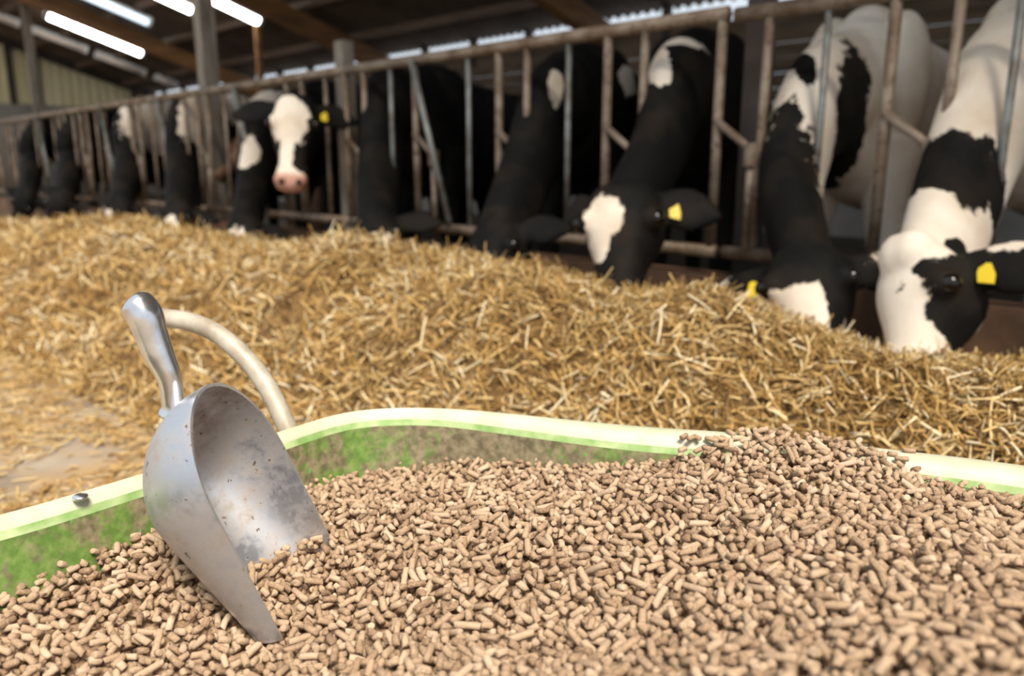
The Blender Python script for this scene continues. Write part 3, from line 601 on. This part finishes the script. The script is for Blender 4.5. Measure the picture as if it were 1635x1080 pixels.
def inside(x, y, off):
    Pq = RIM+INW*off[:, None]; c_ = np.zeros(np.shape(x), bool); j = NR-1
    for i in range(NR):
        xi, yi = Pq[i]; xj, yj = Pq[j]
        if yi != yj: c_ ^= ((yi > y) != (yj > y)) & (x < (xj-xi)*(y-yi)/(yj-yi)+xi)
        j = i
    return c_
G = .002; X0, X1, Y0, Y1 = -.95, .40, -3.12, -1.75
gx = np.arange(X0, X1, G); gy = np.arange(Y0, Y1, G); GXm, GYm = np.meshgrid(gx, gy, indexing='ij')
cs = 8; Sc = surf(GXm[::cs, ::cs], GYm[::cs, ::cs])
def up_s(A_):
    xi = np.interp(np.arange(len(gx))/cs, np.arange(A_.shape[0]), np.arange(A_.shape[0])); yi = np.minimum(np.arange(len(gy))/cs, A_.shape[1]-1)
    T1 = np.stack([np.interp(xi, np.arange(A_.shape[0]), A_[:, j]) for j in range(A_.shape[1])], 1)
    return np.stack([np.interp(yi, np.arange(A_.shape[1]), T1[i]) for i in range(T1.shape[0])], 0)
S0 = up_s(Sc); inn = inside(GXm, GYm, WR+.002); ino = inside(GXm, GYm, np.zeros(NR))
# spill tongue over the rim
tx, ty = -.395, -1.965; an = math.radians(24); ux = (GXm-tx)*math.cos(an)+(GYm-ty)*math.sin(an); uy = -(GXm-tx)*math.sin(an)+(GYm-ty)*math.cos(an)
spill = ((ux/.155)**2+(uy/.062)**2 < 1) & inside(GXm, GYm, np.full(NR, .012))
H = S0-.016; H = np.where(ino & ~inn, np.maximum(np.where(spill, H, -1), ZR+.001), H)
ok = (inn & (S0 < .75)) | spill
qx = GXm[::10, ::10]; qy = GYm[::10, ::10]; uv = proj(np.stack([qx, qy, S0[::10, ::10]], -1)); vis = (uv[2] > .1) & (uv[0] > -90) & (uv[0] < 1725) & (uv[1] < 1200)
vis = np.repeat(np.repeat(vis, 10, 0), 10, 1)[:len(gx), :len(gy)]; okv = np.argwhere(ok & vis & (np.hypot(GXm-CP[0], GYm-CP[1]) > .18))
area = len(okv)*G*G
walls = set(); Pw = Po.reshape(-1, 3)
fine = np.concatenate([(Po[:-1, :-1]*(1-a)*(1-b)+Po[1:, :-1]*a*(1-b)+Po[:-1, 1:]*(1-a)*b+Po[1:, 1:]*a*b).reshape(-1, 3) for a in (0, .5) for b in (0, .33, .67)])
VC = .005
for c_ in np.unique(np.floor(fine/VC).astype(int), axis=0):
    walls.add(tuple(c_))
PR = .0032; pel = []
NP = int(area/(2*PR*.0130)*2.0)
wk = int(PR/G)+1; ofs = np.array([(i, j) for i in range(-wk, wk+1) for j in range(-wk, wk+1)]); orr = np.hypot(ofs[:, 0], ofs[:, 1])*G; ofs = ofs[orr < PR]; bulge = np.sqrt(PR**2-orr[orr < PR]**2)
picks = okv[rng.integers(0, len(okv), NP*3)]; ths = rng.uniform(0, np.pi, NP*3); lens = np.clip(rng.lognormal(math.log(.0125), .34, NP), .0055, .026)
nxg, nyg = H.shape
for i in range(NP):
    l = lens[i]; best = None; ns = max(3, int(l/G/1.5)); t = np.linspace(-l/2, l/2, ns)
    for c_ in range(3):
        ix, iy = picks[i*3+c_]; th = ths[i*3+c_]; dx, dy = math.cos(th), math.sin(th)
        jx = (ix+t*dx/G).astype(int); jy = (iy+t*dy/G).astype(int)
        if jx.min() < 2 or jy.min() < 2 or jx.max() >= nxg-3 or jy.max() >= nyg-3: continue
        h = np.maximum(H[jx, jy], np.maximum(H[(jx-1.3*dy).astype(int), (jy+1.3*dx).astype(int)], H[(jx+1.3*dy).astype(int), (jy-1.3*dx).astype(int)])-.0010)
        hlf = ns//2; kk = float(np.clip((h[-hlf:].max()-h[:hlf].max())/(l*.62), -.75, .75)); z0 = (h-kk*t).max()+PR*.80
        if best is None or z0-S0[ix, iy] < best[0]-S0[best[1], best[2]]: best = (z0, ix, iy, dx, dy, kk, jx, jy)
    if best is None: continue
    z0, ix, iy, dx, dy, kk, jx, jy = best
    c0 = np.array([gx[ix], gy[iy], z0])
    hit = False
    for tt_ in (-.48, -.25, 0, .25, .48):
        q = c0+np.array([dx, dy, kk])*l*tt_
        if tuple(np.floor(q/VC).astype(int)) in walls: hit = True; break
    if hit or z0 > S0[ix, iy]+.004 and not spill[ix, iy]: continue
    za = z0+kk*t
    for a, b, zz in zip(jx, jy, za):
        ii = a+ofs[:, 0]; jj = b+ofs[:, 1]; np.maximum.at(H, (ii, jj), zz+bulge)
    pel.append((c0[0], c0[1], z0, dx, dy, kk, l))
# a few lying apart on the pale rim
for px, py in [(1092, 697), (1103, 700), (1113, 699), (1136, 702), (1148, 701), (1158, 702), (1090, 718), (1150, 711), (1452, 720), (1440, 733), (1128, 716)]:
    q = at_z(px, py, ZR+PR); th = random.uniform(0, math.pi); pel.append((q[0], q[1], ZR+PR*1.05, math.cos(th), math.sin(th), 0, random.uniform(.010, .018)))
nrim = 11
pel = np.array(pel); npel = len(pel)
def pellet_rings(l, r, bend, jit, n=8):
    ts = np.array([-.5, -.44, 0, .44, .5]); rs = np.array([.78, 1, 1.02, 1, .78]); out = []
    for k_, (t, q) in enumerate(zip(ts, rs)):
        a = np.arange(n)*2*math.pi/n
        ring = np.zeros((len(l), n, 3)); ring[..., 0] = (t*l)[:, None]; ring[..., 1] = np.cos(a)*r[:, None]*q+(bend*(1-4*t*t))[:, None]; ring[..., 2] = np.sin(a)*r[:, None]*q
        if k_ in (0, 4): ring[..., 0] += (rng.normal(0, .0007, (len(l), 1))*np.cos(a)+rng.normal(0, .0007, (len(l), 1))*np.sin(a))*jit
        out.append(ring)
    V = np.concatenate(out, 1); return V+rng.normal(0, .00016, V.shape)*jit
PQ = [(r*8+j, r*8+(j+1) % 8, (r+1)*8+(j+1) % 8, (r+1)*8+j) for r in range(4) for j in range(8)]+[(3, 2, 1, 0), (7, 4, 3, 0), (7, 6, 5, 4), (32, 33, 34, 35), (32, 35, 36, 39), (36, 37, 38, 39)]
PQ = np.array(PQ)
Cc = pel[:, :3]; Dv = np.column_stack([pel[:, 3], pel[:, 4], pel[:, 5]]); Dv /= np.linalg.norm(Dv, axis=1, keepdims=True)
Sv = np.column_stack([-pel[:, 4], pel[:, 3], np.zeros(npel)]); Uv = np.cross(Dv, Sv); rads = rng.uniform(.0029, .0035, npel)
u, v, dd = proj(Cc); size = pel[:, 6]*.0065/dd**2; inview = (u > 5) & (u < 1630) & (v < 1075) & (v > 600)
# top layer only: nothing deposited above its centre
ti = np.clip(((Cc[:, 0]-X0)/G).astype(int), 0, nxg-1); tj = np.clip(((Cc[:, 1]-Y0)/G).astype(int), 0, nyg-1)
top = H[ti, tj] < Cc[:, 2]+PR*1.3
cand = np.where(inview & top)[0]; cand = cand[np.argsort(-size[cand])]; rim_i = np.arange(npel-nrim, npel)
single = [i for i in cand if i < npel-nrim][:300-nrim]; singles = np.r_[single, rim_i]; rest = np.setdiff1d(np.arange(npel), singles)
tone = np.clip(rng.normal(.48, .30, npel), 0, 1)
Vl = pellet_rings(pel[rest, 6], rads[rest], rng.normal(0, .0006, len(rest)), 1.)
Vw = Cc[rest][:, None]+Vl[..., :1]*Dv[rest][:, None]+Vl[..., 1:2]*Sv[rest][:, None]+Vl[..., 2:]*Uv[rest][:, None]
Qw = (np.arange(len(rest))[:, None, None]*40+PQ[None]).reshape(-1, 4)
# bed beneath
bx_ = np.arange(X0, X1, .012); by_ = np.arange(Y0, Y1, .012); BX, BY = np.meshgrid(bx_, by_, indexing='ij'); okb = inside(BX, BY, WR+.012); BZb = np.minimum(surf(BX, BY), .66)-.014
idx = lambda i, j: i*len(by_)+j
Qd = [(idx(i, j), idx(i+1, j), idx(i+1, j+1), idx(i, j+1)) for i in range(len(bx_)-1) for j in range(len(by_)-1) if okb[i, j] and okb[i+1, j] and okb[i, j+1] and okb[i+1, j+1]]
Vd = np.stack([BX, BY, BZb], -1).reshape(-1, 3)
mp = quad_mesh('feed_pellets', np.vstack([Vd, Vw.reshape(-1, 3)]), np.vstack([np.array(Qd), Qw+len(Vd)]), {'tone': np.r_[np.zeros(len(Vd)), np.repeat(tone[rest], 40)]})
tag(link('feed_pellets', mp, M['pellet']), 'deep heap of light brown feed pellets filling the green cart', 'feed pellets', kind='stuff')
pv = []
for k in range(8):
    Vq = pellet_rings(np.array([.015]), np.array([.0032]), np.array([.0005*(k-4)/4]), 1.)[0]
    pv.append(quad_mesh('feed_pellet', Vq, PQ, {'tone': np.full(40, .2+.08*k)})); pv[-1].materials.append(M['pellet'])
for c_, i in enumerate(singles):
    o = bpy.data.objects.new('feed_pellet', pv[c_ % 8]); COL.objects.link(o)
    o.matrix_world = Matrix([[Dv[i][k], Sv[i][k], Uv[i][k], Cc[i][k]] for k in range(3)]+[[0, 0, 0, 1]]) @ Matrix.Diagonal((pel[i, 6]/.015, 1, 1, 1))
    if i >= npel-nrim: tag(o, 'single feed pellet lying apart on the pale far rim', 'pellet', 'pellets spilled on the cart rim')
    else: tag(o, 'large blurred feed pellet in the foreground of the heap', 'pellet', 'foreground feed pellets')
print('pellets', npel, 'straw', nS, 'area', area)
